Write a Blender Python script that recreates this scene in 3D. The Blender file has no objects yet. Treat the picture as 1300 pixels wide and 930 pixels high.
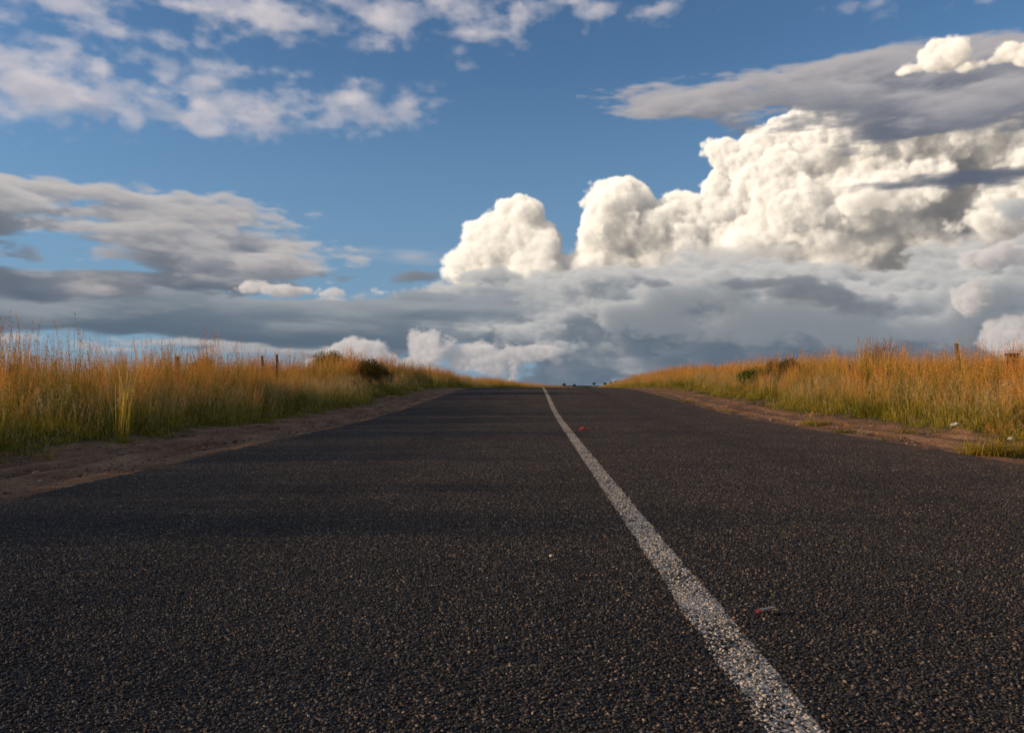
import bpy, bmesh, math, random
import numpy as np
from mathutils import Vector, Matrix

random.seed(7)
rng = np.random.default_rng(11)
sc = bpy.context.scene
C = sc.collection
R = math.radians

# ------------------------------------------------------------------ camera
F = 1020.0           # focal length in photograph pixels (1300 wide)
EYE = 0.70
YAW = R(1.46)        # turned a little left of the road's direction
PITCH = R(1.21)
cam_d = bpy.data.cameras.new("camera")
cam_d.sensor_width = 36.0
cam_d.lens = 36.0 * F / 1300.0
cam_d.clip_start = 0.05
cam_d.clip_end = 30000
cam_d.dof.use_dof = True
cam_d.dof.focus_distance = 8.0
cam_d.dof.aperture_fstop = 16.0
cam = bpy.data.objects.new("camera", cam_d)
C.objects.link(cam)
cam.location = (0, 0, EYE)
cam.rotation_euler = (R(90) + PITCH, 0, YAW)
sc.camera = cam
CM = cam.rotation_euler.to_matrix()

def azel(px, py):
    """direction of a point of the photograph, in degrees of azimuth (from +Y, to the right) and elevation"""
    d = CM @ Vector(((px - 650.0) / F, -(py - 465.0) / F, -1.0))
    d.normalize()
    return math.degrees(math.atan2(d.x, d.y)), math.degrees(math.asin(d.z))

# ------------------------------------------------------------------ sun and sky
SUN_EL = R(9.0)
SUN_AZ_LEFT = R(94)      # degrees to the left of +Y
sd = Vector((-math.sin(SUN_AZ_LEFT) * math.cos(SUN_EL), math.cos(SUN_AZ_LEFT) * math.cos(SUN_EL), math.sin(SUN_EL)))
sun_d = bpy.data.lights.new("sun", 'SUN')
sun_d.energy = 5.0
sun_d.angle = R(0.55)
sun_d.color = (1.0, 0.67, 0.38)
sun = bpy.data.objects.new("sun", sun_d)
C.objects.link(sun)
sun.rotation_euler = sd.to_track_quat('Z', 'Y').to_euler()
sun.location = (-20, 0, 10)

sc.view_settings.view_transform = 'Standard'
sc.view_settings.look = 'None'
sc.view_settings.exposure = 0.0
sc.view_settings.gamma = 1.0
sc.render.engine = 'CYCLES'
sc.cycles.use_denoising = True
try:
    sc.cycles.denoiser = 'OPENIMAGEDENOISE'
    sc.cycles.denoising_input_passes = 'RGB_ALBEDO_NORMAL'
except Exception:
    pass
sc.cycles.use_adaptive_sampling = False
sc.cycles.max_bounces = 5
sc.cycles.diffuse_bounces = 3
sc.cycles.glossy_bounces = 2
sc.cycles.transmission_bounces = 3
sc.cycles.transparent_max_bounces = 6

# ------------------------------------------------------------------ node helper
class NT:
    def __init__(s, tree):
        s.t = tree; s.n = tree.nodes; s.l = tree.links
    def node(s, kind, **kw):
        n = s.n.new(kind)
        for k, v in kw.items():
            setattr(n, k, v)
        return n
    def put(s, sock, v):
        if isinstance(v, bpy.types.NodeSocket):
            s.l.new(v, sock)
        elif v is not None:
            if hasattr(sock, 'default_value'):
                try:
                    n = len(sock.default_value)
                    if isinstance(v, (int, float)): v = (v,) * n
                    if n == 4 and len(v) == 3: v = (*v, 1.0)
                except TypeError:
                    pass
                sock.default_value = v
    def m(s, op, a, b=None, c=None, clamp=False):
        n = s.node('ShaderNodeMath', operation=op, use_clamp=clamp)
        s.put(n.inputs[0], a)
        if b is not None: s.put(n.inputs[1], b)
        if c is not None: s.put(n.inputs[2], c)
        return n.outputs[0]
    def v(s, op, a, b=None, c=None, scale=None):
        n = s.node('ShaderNodeVectorMath', operation=op)
        s.put(n.inputs[0], a)
        if b is not None: s.put(n.inputs[1], b)
        if c is not None: s.put(n.inputs[2], c)
        if scale is not None: s.put(n.inputs['Scale'], scale)
        return n.outputs['Value'] if op in ('LENGTH', 'DOT_PRODUCT', 'DISTANCE') else n.outputs[0]
    def rng(s, x, a, b, c=0.0, d=1.0, smooth=True):
        n = s.node('ShaderNodeMapRange', interpolation_type='SMOOTHSTEP' if smooth else 'LINEAR')
        s.put(n.inputs[0], x); s.put(n.inputs[1], a); s.put(n.inputs[2], b); s.put(n.inputs[3], c); s.put(n.inputs[4], d)
        return n.outputs[0]
    def mix(s, f, a, b, blend='MIX'):
        n = s.node('ShaderNodeMix', data_type='RGBA', blend_type=blend)
        s.put(n.inputs[0], f); s.put(n.inputs[6], a); s.put(n.inputs[7], b)
        return n.outputs[2]
    def noise(s, vec, scale, detail=4, rough=0.55, dim='3D', dist=0.0, out=0, w=None):
        n = s.node('ShaderNodeTexNoise', noise_dimensions=dim)
        s.put(n.inputs['Vector'], vec)
        s.put(n.inputs['Scale'], scale); s.put(n.inputs['Detail'], detail)
        s.put(n.inputs['Roughness'], rough); s.put(n.inputs['Distortion'], dist)
        return n.outputs[out]
    def vor(s, vec, scale, detail=0, rough=0.5, dim='2D', feature='F1', smooth=0.3, rand=1.0, out='Distance'):
        n = s.node('ShaderNodeTexVoronoi', voronoi_dimensions=dim, feature=feature)
        s.put(n.inputs['Vector'], vec); s.put(n.inputs['Scale'], scale)
        if 'Detail' in n.inputs: s.put(n.inputs['Detail'], detail); s.put(n.inputs['Roughness'], rough)
        if feature == 'SMOOTH_F1': s.put(n.inputs['Smoothness'], smooth)
        s.put(n.inputs['Randomness'], rand)
        return n.outputs[out]
    def ramp(s, x, stops, interp='LINEAR'):
        n = s.node('ShaderNodeValToRGB')
        cr = n.color_ramp; cr.interpolation = interp
        while len(cr.elements) < len(stops): cr.elements.new(0.5)
        for e, (p, c) in zip(cr.elements, stops):
            e.position = p; e.color = (*c, 1.0) if len(c) == 3 else c
        s.put(n.inputs[0], x)
        return n.outputs[0]

def lin(r, g, b):
    """display colour (0-255) to linear"""
    f = lambda c: (c / 255 / 12.92) if c / 255 <= 0.04045 else ((c / 255 + 0.055) / 1.055) ** 2.4
    return (f(r), f(g), f(b))

PPD = 15.5
SKYMUL = (1.42, 1.50, 1.52)
# ------------------------------------------------------------------ clouds: a small volume simulation in numpy
# Each cloud bank is a box of density samples (azimuth, elevation, depth, all in degrees seen from the road). Sunlight is
# marched through the box, then the box is integrated along the line of sight. The result is the sky's radiance by direction.
AZ0, AZ1, EL0, EL1 = -50.0, 50.0, -1.0, 33.0
f32 = np.float32

def _taps(coord, n):
    i = np.floor(coord).astype(np.int64); t = (coord - i).astype(f32)
    return i % n, (i + 1) % n, t

def sample_sep(tile, cx, cy, cz):
    """tri-linear look-up of a tile-able block at separable coordinates (in cells of the block)"""
    a = tile
    for ax, c in enumerate((cx, cy, cz)):
        i, j, t = _taps(c, tile.shape[ax])
        sh = [1, 1, 1]; sh[ax] = len(t); t = t.reshape(sh)
        a = np.take(a, i, axis=ax) * (1 - t) + np.take(a, j, axis=ax) * t
    return a

def make_worley(cells, sub, seed):
    r = np.random.default_rng(seed)
    pts = r.random((cells, cells, cells, 3)).astype(f32)
    n = cells * sub
    ax = (np.arange(n) + 0.5) / sub
    base = np.floor(ax).astype(int); fr = (ax - base).astype(f32)
    best = np.full((n, n, n), 9.0, f32)
    for dx in (-1, 0, 1):
        for dy in (-1, 0, 1):
            for dz in (-1, 0, 1):
                q = pts[np.ix_((base + dx) % cells, (base + dy) % cells, (base + dz) % cells)]
                d = (q[..., 0] + dx - fr[:, None, None]) ** 2
                d += (q[..., 1] + dy - fr[None, :, None]) ** 2
                d += (q[..., 2] + dz - fr[None, None, :]) ** 2
                np.minimum(best, d, out=best)
    return 1 - np.clip(best, 0, 1)        # rounded bumps: 1 at the centres

def make_value(n, seed):
    """smooth noise, 4 samples per cell"""
    r = np.random.default_rng(seed)
    a = r.random((n, n, n)).astype(f32)
    w = np.array([1, 4, 6, 4, 1], f32) / 16
    big = a.repeat(4, 0).repeat(4, 1).repeat(4, 2)
    for ax in range(3):
        for _ in range(2):
            big = sum(wk * np.roll(big, k - 2, ax) for k, wk in enumerate(w))
    big -= big.mean(); big /= big.std() * 3.2
    return big                              # about -1..1

WORLEY = make_worley(7, 10, 5)
VALUE = make_value(20, 9)

def fbm(X, Y, Z, fx, fy, fz, octs, rough, seed, tile=None):
    out = 0; amp = 1.0; tot = 0
    for o in range(octs):
        k = 4 * 2.03 ** o
        out = out + amp * sample_sep(VALUE, X * fx * k + seed * 3.7 + o * 11, Y * fy * k + seed * 1.3 + o * 7, Z * fz * k + seed + o * 5)
        tot += amp; amp *= rough
    return out / tot * 1.5

def billow(X, Y, Z, freq, octs, rough, seed):
    out = 0; amp = 1.0; tot = 0
    for o in range(octs):
        k = 10 * freq * 2.1 ** o
        out = out + amp * sample_sep(WORLEY, X * k + seed * 13 + o * 17, Y * k + seed * 5 + o * 3, Z * k + seed * 7 + o * 9)
        tot += amp; amp *= rough
    return out / tot                        # 0..1

def shift2(a, dy, dz):
    """bilinear shift of a 2-D sheet; what comes in from outside is 0"""
    def sh(b, d, ax):
        i = int(math.floor(d)); t = d - i
        def s(b, k):
            if k == 0: return b
            o = np.zeros_like(b)
            src = [slice(None)] * 2; dst = [slice(None)] * 2
            if k > 0: src[ax] = slice(0, -k); dst[ax] = slice(k, None)
            else: src[ax] = slice(-k, None); dst[ax] = slice(0, k)
            o[tuple(dst)] = b[tuple(src)]
            return o
        return s(b, i) * (1 - t) + s(b, i + 1) * t
    return sh(sh(a, dy, 0), dz, 1)

def cloud_layer(img, trans_note, blobs, ppd, depth_px, shape_noise, ext, sun_rgb, amb_rgb, top_rgb, sun_dir=(-0.80, 0.36, -0.48),
                margin=2.5, gain=1.0, soft=1.0, depth_scale=1.0, box_depth=None, seed=0, dens_pow=1.0, warp=0.0, warp_f=0.2, haze=0.0, pad=1.35):
    """integrates one bank of cloud over the radiance image img[el, az, rgb]"""
    H, Wd, _ = img.shape
    E = []
    for b in blobs:
        az, el = azel(b[0], b[1]); az2, _ = azel(b[0] + b[2], b[1]); _, el2 = azel(b[0], b[1] + b[3])
        rx, ry = abs(az2 - az), abs(el2 - el)
        rz = (b[4] if len(b) > 4 and b[4] else (rx + ry) / 2 / (b[2] + b[3]) * 2 * min(b[2], b[3] * 2.5)) * depth_scale
        z = (b[5] if len(b) > 5 else 0.0)
        E.append((az, el, z, rx, ry, rz, b[6] if len(b) > 6 else 1.0))
    x0 = min(e[0] - e[3] for e in E) - margin - 2; x1 = max(e[0] + e[3] for e in E) + margin + 2
    y0 = min(e[1] - e[4] for e in E) - margin; y1 = max(e[1] + e[4] for e in E) + margin
    z0 = min(e[2] - e[5] for e in E) - margin * 0.4; z1 = max(e[2] + e[5] for e in E) + margin * 0.4
    if box_depth: z1 = min(z1, z0 + box_depth)
    ix0 = max(0, int((x0 - AZ0) * ppd)); ix1 = min(Wd, int((x1 - AZ0) * ppd) + 1)
    iy0 = max(0, int((y0 - EL0) * ppd)); iy1 = min(H, int((y1 - EL0) * ppd) + 1)
    X = (AZ0 + (np.arange(ix0, ix1) + 0.5) / ppd).astype(f32)
    Y = (EL0 + (np.arange(iy0, iy1) + 0.5) / ppd).astype(f32)
    nz = max(6, int((z1 - z0) * depth_px)); dz = (z1 - z0) / nz
    Z = (z0 + (np.arange(nz) + 0.5) * dz).astype(f32)
    field = np.full((len(X), len(Y), nz), -9.0, f32)
    if warp:
        wx = fbm(X, Y, Z, warp_f, warp_f, warp_f, 3, 0.55, seed + 50) * warp
        wy = fbm(X, Y, Z, warp_f, warp_f, warp_f, 3, 0.55, seed + 80) * warp * 0.5
    for (ax, ay, az_, rx, ry, rz, w_) in E:
        wm = warp * 1.2
        q = 1 + 0.9 * pad / min(rx, ry * 1.5) ** 0.5      # as far as the noise can carry the surface
        i0, i1 = np.searchsorted(X, (ax - rx * q - wm, ax + rx * q + wm)); j0, j1 = np.searchsorted(Y, (ay - ry * q - wm * .5, ay + ry * q + wm * .5))
        k0, k1 = np.searchsorted(Z, (az_ - rz * q, az_ + rz * q))
        if i1 <= i0 or j1 <= j0 or k1 <= k0: continue
        sl = (slice(i0, i1), slice(j0, j1), slice(k0, k1))
        gx = X[i0:i1, None, None] - ax; gy = Y[None, j0:j1, None] - ay
        if warp: gx = gx + wx[sl]; gy = gy + wy[sl]
        r = np.sqrt((gx / rx) ** 2 + (gy / ry) ** 2 + ((Z[None, None, k0:k1] - az_) / rz) ** 2)
        v = (1 - r) * w_
        # distance-like, so small heaps do not outweigh big ones
        v = v * min(rx, ry * 1.5) ** 0.5
        np.maximum(field[sl], v, out=field[sl])
    field += shape_noise(X, Y, Z)
    sf = soft if not callable(soft) else soft(Y)[None, :, None].astype(f32)
    dens = np.clip(field / sf, 0, 1) ** dens_pow * ext
    del field
    # towards the sun
    lx, ly, lz = sun_dir
    stepdeg = 1.0 / ppd
    ds = stepdeg / abs(lx)
    sy = -ly / abs(lx); sz = -lz / abs(lx) * stepdeg / dz
    tau = np.empty_like(dens)
    cur = np.zeros(dens.shape[1:], f32)
    order = range(dens.shape[0]) if lx < 0 else range(dens.shape[0] - 1, -1, -1)
    for i in order:
        cur = shift2(cur, sy, sz) + dens[i] * ds
        tau[i] = cur
    up = np.cumsum(dens[:, ::-1], axis=1)[:, ::-1] * stepdeg     # sky light from above
    lum = np.exp(-tau * 1.0) * 0.52 + np.exp(-tau * 0.22) * 0.30 + np.exp(-tau * 0.05) * 0.22
    skyl = np.exp(-up * 0.22)
    del tau, up
    T = np.ones((len(X), len(Y)), f32); acc = np.zeros((len(X), len(Y), 3), f32)
    sun_rgb = np.array(sun_rgb, f32); amb_rgb = np.array(amb_rgb, f32); top_rgb = np.array(top_rgb, f32)
    powder = 1.0
    for k in range(nz):
        a = 1 - np.exp(-dens[:, :, k] * dz)
        w = (T * a)[..., None]
        acc += w * (lum[:, :, k, None] * sun_rgb * gain + amb_rgb + skyl[:, :, k, None] * top_rgb)
        T = T * (1 - a)
    if haze:
        h = haze * np.exp(-np.clip(Y, 0, 99) / 6.0)[None, :, None]
        hz_c = np.array(lin(108, 128, 150), f32)
        acc = acc * (1 - h) + (1 - T[..., None]) * hz_c * h
    sub = img[iy0:iy1, ix0:ix1]
    al = (1 - T)
    # premultiplied over
    Tt = T.T[..., None]
    sub[..., :3] = sub[..., :3] * Tt + acc.transpose(1, 0, 2)
    img_T[iy0:iy1, ix0:ix1] *= T.T

def bake_clouds(ppd=16.0):
    global img_T
    Wd, H = int((AZ1 - AZ0) * ppd), int((EL1 - EL0) * ppd)
    img = np.zeros((H, Wd, 3), f32)
    img_T = np.ones((H, Wd), f32)
    dp = ppd * 0.42
    # high small clouds, upper left and along the top
    hb = [(100, 10, 80, 14), (330, 22, 70, 24), (170, 42, 80, 16), (20, 72, 70, 16), (110, 82, 110, 20), (250, 85, 80, 14),
          (60, 120, 130, 22), (200, 140, 60, 12), (150, 105, 80, 16), (390, 132, 55, 20), (462, 130, 58, 22), (300, 136, 70, 22), (265, 155, 60, 12),
          (560, 12, 120, 20), (430, 40, 60, 14), (600, 42, 50, 12), (740, 14, 36, 10), (580, 68, 35, 8), (828, 10, 26, 8), (660, 5, 50, 12),
          (400, 95, 40, 8), (270, 103, 26, 8), (220, 75, 50, 14), (20, 30, 50, 14), (1150, 4, 60, 7), (-60, 60, 80, 40), (-80, 140, 80, 24), (10, 150, 70, 14),
          (-200, 100, 130, 40), (1400, 20, 60, 12), (490, 20, 60, 18), (250, 10, 50, 12)]
    cloud_layer(img, 0, hb, ppd, dp, lambda X, Y, Z: 3.4 * fbm(X, Y, Z, .50, .95, .5, 6, .56, 3) - 0.66 + 1.3 * (billow(X, Y, Z, .7, 4, .55, 2) - .55), .30,
                (.62, .50, .40), (.06, .10, .17), (.07, .08, .11), soft=1.5, depth_scale=2.0, warp=1.2, warp_f=.18, seed=1, pad=2.2)
    # thin streaks low in the open sky
    vl = [(330, 322, 160, 5), (560, 330, 60, 8), (530, 326, 30, 8), (620, 320, 60, 5), (450, 318, 60, 4)]
    cloud_layer(img, 0, vl, ppd, dp, lambda X, Y, Z: 1.6 * fbm(X, Y, Z, .25, .9, .5, 5, .60, 3), .5,
                (.40, .34, .30), (.07, .10, .14), (.07, .08, .10), soft=1.5, depth_scale=1.0, warp=.6, seed=9, pad=2.2)
    tw = [  # px, py, rx, ry, rz(deg), depth(deg)
        (650, 314, 34, 30, 2.0, 3), (620, 326, 18, 14, 1.2, 2.4), (658, 276, 17, 13, 1.2, 3), (641, 290, 15, 11, 1.1, 2.6), (686, 318, 18, 22, 1.5, 3), (714, 336, 14, 12, 1, 3), (655, 347, 60, 20, 2, 3),
        (785, 288, 42, 40, 2.6, 2.5), (764, 302, 28, 32, 1.6, 2), (790, 260, 20, 18, 1.2, 2.5), (812, 270, 26, 24, 1.3, 2.2), (830, 292, 34, 38, 2, 2.2), (856, 272, 18, 22, 1.2, 3), (876, 264, 18, 18, 1.2, 3), (775, 335, 40, 28, 2, 2), (850, 325, 66, 56, 3, 2.5),
        (928, 202, 30, 36, 2, 3.6), (908, 234, 20, 24, 1.4, 3.2), (922, 188, 36, 28, 1.8, 3.5), (955, 186, 42, 30, 2, 3.4), (995, 176, 46, 24, 2, 3.6), (1040, 186, 56, 40, 2.6, 3.2), (1095, 180, 60, 46, 2.6, 3.2), (1160, 182, 74, 56, 3, 3.4), (1240, 184, 74, 60, 3.2, 3), (1320, 188, 76, 56, 3, 3),
        (918, 268, 30, 22, 1.6, 2.4), (990, 240, 76, 60, 3.4, 3.4), (1020, 262, 46, 38, 2.4, 1.6), (1120, 262, 106, 66, 4, 3), (1190, 225, 46, 36, 2.4, 1.2), (1260, 272, 106, 86, 4, 2.8), (950, 322, 86, 56, 3, 2.4), (1060, 337, 146, 66, 4, 3), (1220, 362, 156, 76, 4, 3), (1400, 300, 140, 150, 4, 3), (1520, 330, 120, 120, 4, 3),
        (1500, 230, 90, 90, 3, 3), (1185, 295, 70, 34, 3, 1.6), (1130, 305, 50, 24, 2.4, 1.6), (1230, 240, 40, 26, 2, 1.6)]
    cloud_layer(img, 0, tw, ppd, dp, lambda X, Y, Z: (1.15 + .9 * np.clip((Y - 6) / 8, 0, 1)[None, :, None]) * (billow(X, Y, Z, .22, 6, .62, 4) - .58) + 2.0 * fbm(X, Y, Z, .11, .13, .11, 6, .60, 8) + .16, 7.0,
                (1.38, 1.17, .90), (.110, .112, .12), (.12, .116, .112), soft=lambda Y: np.interp(Y, [5, 8, 12, 15], [1.3, .8, .45, .30]), depth_scale=1.0, warp=.5, warp_f=.3, seed=2, haze=.35, pad=1.6, sun_dir=(-.80, .48, -.38))
    # veil of grey in front of the lower towers, then the deck itself down to the horizon
    vk = [(1030, 332, 130, 9), (1240, 345, 150, 16), (1000, 356, 180, 14), (1180, 312, 90, 6), (1400, 340, 120, 40), (860, 358, 90, 8), (960, 322, 60, 6)]
    cloud_layer(img, 0, vk, ppd, dp, lambda X, Y, Z: 2.8 * fbm(X, Y, Z, .18, .44, .2, 6, .62, 25) - .12, 1.2,
                (.50, .43, .355), (.085, .10, .12), (.07, .072, .08), soft=1.3, depth_scale=.8, warp=1.2, warp_f=.15, seed=13, pad=2.0, sun_dir=(-.6, .70, -.3))
    dk = [(660, 380, 130, 26), (820, 395, 190, 40), (560, 410, 140, 26), (1000, 400, 220, 50), (1200, 405, 180, 60), (900, 370, 120, 14),
          (1380, 390, 120, 90), (700, 425, 170, 28), (480, 415, 110, 24), (1150, 440, 220, 30), (920, 440, 180, 26), (1500, 400, 100, 80), (760, 350, 60, 8), (620, 352, 60, 8), (1050, 460, 260, 16), (1300, 470, 200, 24), (860, 468, 120, 8)]
    cloud_layer(img, 0, dk, ppd, dp, lambda X, Y, Z: 2.9 * fbm(X, Y, Z, .16, .38, .2, 6, .62, 21) + 2.1 * (billow(X, Y, Z, .30, 5, .58, 9) - .5) + .10, 3.6,
                (.57, .495, .40), (.064, .098, .138), (.040, .048, .06), soft=.9, depth_scale=1.0, warp=1.4, warp_f=.14, seed=3, haze=.42, sun_dir=(-.66, .66, -.22), pad=2.0)
    # banks on the left
    fl = [(200, 392, 300, 22), (430, 392, 170, 16), (0, 395, 240, 26), (360, 412, 200, 16), (520, 400, 110, 12), (-150, 390, 200, 40), (100, 372, 200, 10)]
    cloud_layer(img, 0, fl, ppd, dp, lambda X, Y, Z: 2.4 * fbm(X, Y, Z, .10, .62, .25, 6, .62, 77) + .3, 2.8,
                (.27, .235, .19), (.044, .086, .138), (.025, .04, .055), soft=.9, depth_scale=1.8, warp=1.0, warp_f=.12, seed=14, haze=.2, sun_dir=(-.45, .85, -.12), pad=2.2)
    st = [(60, 432, 100, 5), (230, 434, 60, 4), (160, 444, 70, 3), (20, 452, 80, 4), (330, 444, 60, 3)]
    cloud_layer(img, 0, st, ppd, dp, lambda X, Y, Z: 2.4 * fbm(X, Y, Z, .25, .9, .25, 6, .64, 71), 1.2,
                (.50, .42, .35), (.06, .09, .13), (.05, .06, .075), soft=.8, depth_scale=3, warp=.8, warp_f=.12, seed=15, haze=.4, pad=2.2)
    bk = [(40, 234, 110, 10), (-60, 240, 120, 18), (180, 250, 80, 5), (262, 274, 56, 10), (150, 288, 120, 9), (10, 285, 150, 14), (200, 312, 100, 9), (20, 322, 160, 12),
          (120, 346, 180, 11), (280, 350, 60, 5), (0, 352, 180, 12), (-150, 300, 150, 40), (100, 318, 210, 14), (60, 262, 110, 8), (140, 300, 210, 10), (220, 335, 130, 10), (60, 360, 220, 10), (250, 360, 150, 8)]
    cloud_layer(img, 0, bk, ppd, dp, lambda X, Y, Z: 2.6 * fbm(X, Y, Z, .17, .62, .25, 6, .62, 31) + .8 * (billow(X, Y, Z, .40, 5, .55, 12) - .5) - .08, 3.0,
                (.50, .415, .33), (.046, .084, .138), (.025, .035, .05), soft=1.1, depth_scale=1.7, warp=1.0, warp_f=.15, seed=4, haze=.12, sun_dir=(-.42, .88, -.08), pad=2.2)
    # low lit heaps in front
    hp = [(445, 450, 36, 18, 1.6), (405, 458, 24, 11, 1), (478, 454, 28, 16, 1.2), (548, 446, 32, 20, 1.4), (585, 455, 38, 14, 1.2), (520, 464, 50, 10, 1), (625, 460, 36, 10, 1),
          (486, 370, 20, 10, .9), (372, 369, 30, 5, .7), (415, 372, 18, 5, .5), (1242, 374, 22, 14, 1.2), (1292, 428, 22, 18, 1.2), (1315, 440, 36, 20, 1.5), (1280, 326, 34, 10, 1), (680, 452, 30, 8, .8)]
    cloud_layer(img, 0, hp, ppd, dp * 1.2, lambda X, Y, Z: 2.0 * (billow(X, Y, Z, .55, 5, .6, 15) - .6) + 2.3 * fbm(X, Y, Z, .30, .42, .3, 6, .62, 17) + .02, 3.0,
                (.70, .57, .46), (.09, .11, .135), (.09, .09, .10), soft=.5, depth_scale=1, warp=.5, warp_f=.4, seed=5, haze=.35, pad=1.8)
    # flat lens clouds in front of the towers
    ln = [(1000, 118, 180, 22), (1120, 112, 210, 30), (1260, 120, 190, 34), (900, 126, 90, 14), (1050, 92, 120, 10), (920, 132, 90, 10), (1400, 120, 150, 34), (1150, 140, 150, 9), (870, 140, 30, 4),
          (1180, 232, 160, 6), (1290, 226, 110, 9), (1070, 238, 70, 3), (1380, 230, 100, 14)]
    cloud_layer(img, 0, ln, ppd, dp, lambda X, Y, Z: 2.1 * fbm(X, Y, Z, .16, .75, .2, 6, .68, 41) + .10 + .9 * (billow(X, Y, Z, .4, 4, .5, 19) - .5), 3.4,
                (.41, .34, .28), (.061, .090, .146), (.012, .022, .032), soft=1.6, depth_scale=1.4, warp=.4, warp_f=.15, seed=6, sun_dir=(-.45, .88, -.05), pad=2.2)
    hd = [(1206, 72, 22, 15, 1.2), (1182, 80, 20, 10, 1), (1166, 88, 22, 7, .8), (1226, 86, 22, 8, 1), (1278, 70, 16, 9, .8), (1262, 78, 14, 5, .7), (1302, 72, 18, 11, 1), (1330, 76, 28, 14, 1.2), (1380, 84, 60, 20, 2)]
    cloud_layer(img, 0, hd, ppd, dp * 1.2, lambda X, Y, Z: 1.9 * (billow(X, Y, Z, .55, 5, .60, 33) - .58) + 1.3 * fbm(X, Y, Z, .30, .35, .3, 6, .62, 35) + .18 - .55 * np.clip((azel(1200, 84)[1] - Y) / 1.0, 0, 3)[None, :, None], 4.0,
                (1.38, 1.14, .86), (.07, .08, .095), (.10, .10, .10), soft=.5, warp=.3, warp_f=.4, seed=25, pad=1.6)
    sc_ = [(1080, 375, 60, 9), (1110, 386, 40, 11), (950, 362, 36, 3), (405, 345, 26, 5), (445, 350, 36, 4), (840, 358, 22, 3)]
    cloud_layer(img, 0, sc_, ppd, dp, lambda X, Y, Z: 2.2 * fbm(X, Y, Z, .35, .7, .3, 5, .6, 61), 1.6,
                (.10, .09, .085), (.08, .10, .13), (.05, .055, .06), soft=.7, depth_scale=1, warp=.6, warp_f=.3, seed=7, pad=2.0)
    return img, 1 - img_T
# ------------------------------------------------------------------ world: Nishita sky, clouds laid over it by direction
SKY_STRENGTH = 0.10
cl_rgb, cl_a = bake_clouds(PPD)
hh_, ww_ = cl_a.shape
fx_ = np.clip(np.minimum(np.arange(ww_), ww_ - 1 - np.arange(ww_)) / (4.0 * PPD), 0, 1).astype(f32)
fy_ = np.clip((hh_ - 1 - np.arange(hh_)) / (2.0 * PPD), 0, 1).astype(f32)
fade = fy_[:, None] * fx_[None, :]
buf = np.zeros((hh_, ww_, 4), f32)
buf[..., :3] = cl_rgb * fade[..., None]; buf[..., 3] = cl_a * fade
cimg = bpy.data.images.new("cloud_field", ww_, hh_, alpha=True, float_buffer=True)
cimg.colorspace_settings.name = 'Non-Color'
cimg.alpha_mode = 'CHANNEL_PACKED'
cimg.pixels.foreach_set(buf.ravel())
cimg.update()
cimg.pack()
world = bpy.data.worlds.new("World")
sc.world = world
world.use_nodes = True
world.cycles.sampling_method = 'MANUAL'
world.cycles.sample_map_resolution = 1024
wt = world.node_tree
wt.nodes.clear()
W = NT(wt)
tc = W.node('ShaderNodeTexCoord')
dirv = W.v('NORMALIZE', tc.outputs['Generated'])
sx = W.node('ShaderNodeSeparateXYZ'); W.put(sx.inputs[0], dirv)
azn = W.m('MULTIPLY', W.m('ARCTAN2', sx.outputs[0], sx.outputs[1]), 180 / math.pi)
eln = W.m('MULTIPLY', W.m('ARCSINE', sx.outputs[2]), 180 / math.pi)
cb = W.node('ShaderNodeCombineXYZ')
W.put(cb.inputs[0], W.m('MULTIPLY_ADD', azn, 1 / (AZ1 - AZ0), -AZ0 / (AZ1 - AZ0)))
W.put(cb.inputs[1], W.m('MULTIPLY_ADD', eln, 1 / (EL1 - EL0), -EL0 / (EL1 - EL0)))
ti = W.node('ShaderNodeTexImage', interpolation='Cubic', extension='CLIP')
ti.image = cimg
W.put(ti.inputs[0], cb.outputs[0])
sky = W.node('ShaderNodeTexSky', sky_type='NISHITA')
sky.sun_disc = False
sky.sun_elevation = SUN_EL
sky.sun_rotation = -SUN_AZ_LEFT
sky.altitude = 1400
sky.air_density = 1.0
sky.dust_density = 0.3
sky.ozone_density = 3.0
S = 1.0 / SKY_STRENGTH
col = W.v('MULTIPLY', sky.outputs[0], SKYMUL)
# moist air near the horizon
hz = W.rng(eln, 24.0, 0.0, 0.0, 0.85)
hz = W.m('MULTIPLY', hz, W.rng(W.m('ABSOLUTE', azn), 60, 100, 1.0, 0.0))
col = W.mix(hz, col, tuple(c * S for c in lin(116, 148, 178)))
# broken cloud added out of view, behind and overhead, to whiten the ambient light
cv = W.rng(W.noise(W.v('MULTIPLY', dirv, (3, 3, 5)), 1.6, 6, .6), .46, .60, 0, .85)
cv = W.m('MULTIPLY', cv, W.m('MAXIMUM', W.rng(eln, 33, 44), W.m('MULTIPLY', W.rng(W.m('ABSOLUTE', azn), 48, 60), W.rng(eln, 0, 6))))
col = W.mix(cv, col, tuple(c * S for c in (.42, .38, .34)))
sky_part = W.v('SCALE', col, scale=W.m('SUBTRACT', 1.0, ti.outputs['Alpha']))
out = W.v('ADD', sky_part, W.v('SCALE', ti.outputs['Color'], scale=S))
bg = W.node('ShaderNodeBackground')
W.put(bg.inputs[0], out); bg.inputs[1].default_value = SKY_STRENGTH
wo = W.node('ShaderNodeOutputWorld')
W.l.new(bg.outputs[0], wo.inputs[0])
# ------------------------------------------------------------------ helpers for objects
def tag(o, label=None, cat=None, group=None, kind=None):
    if label: o['label'] = label
    if cat: o['category'] = cat
    if group: o['group'] = group
    if kind: o['kind'] = kind
    return o

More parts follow.
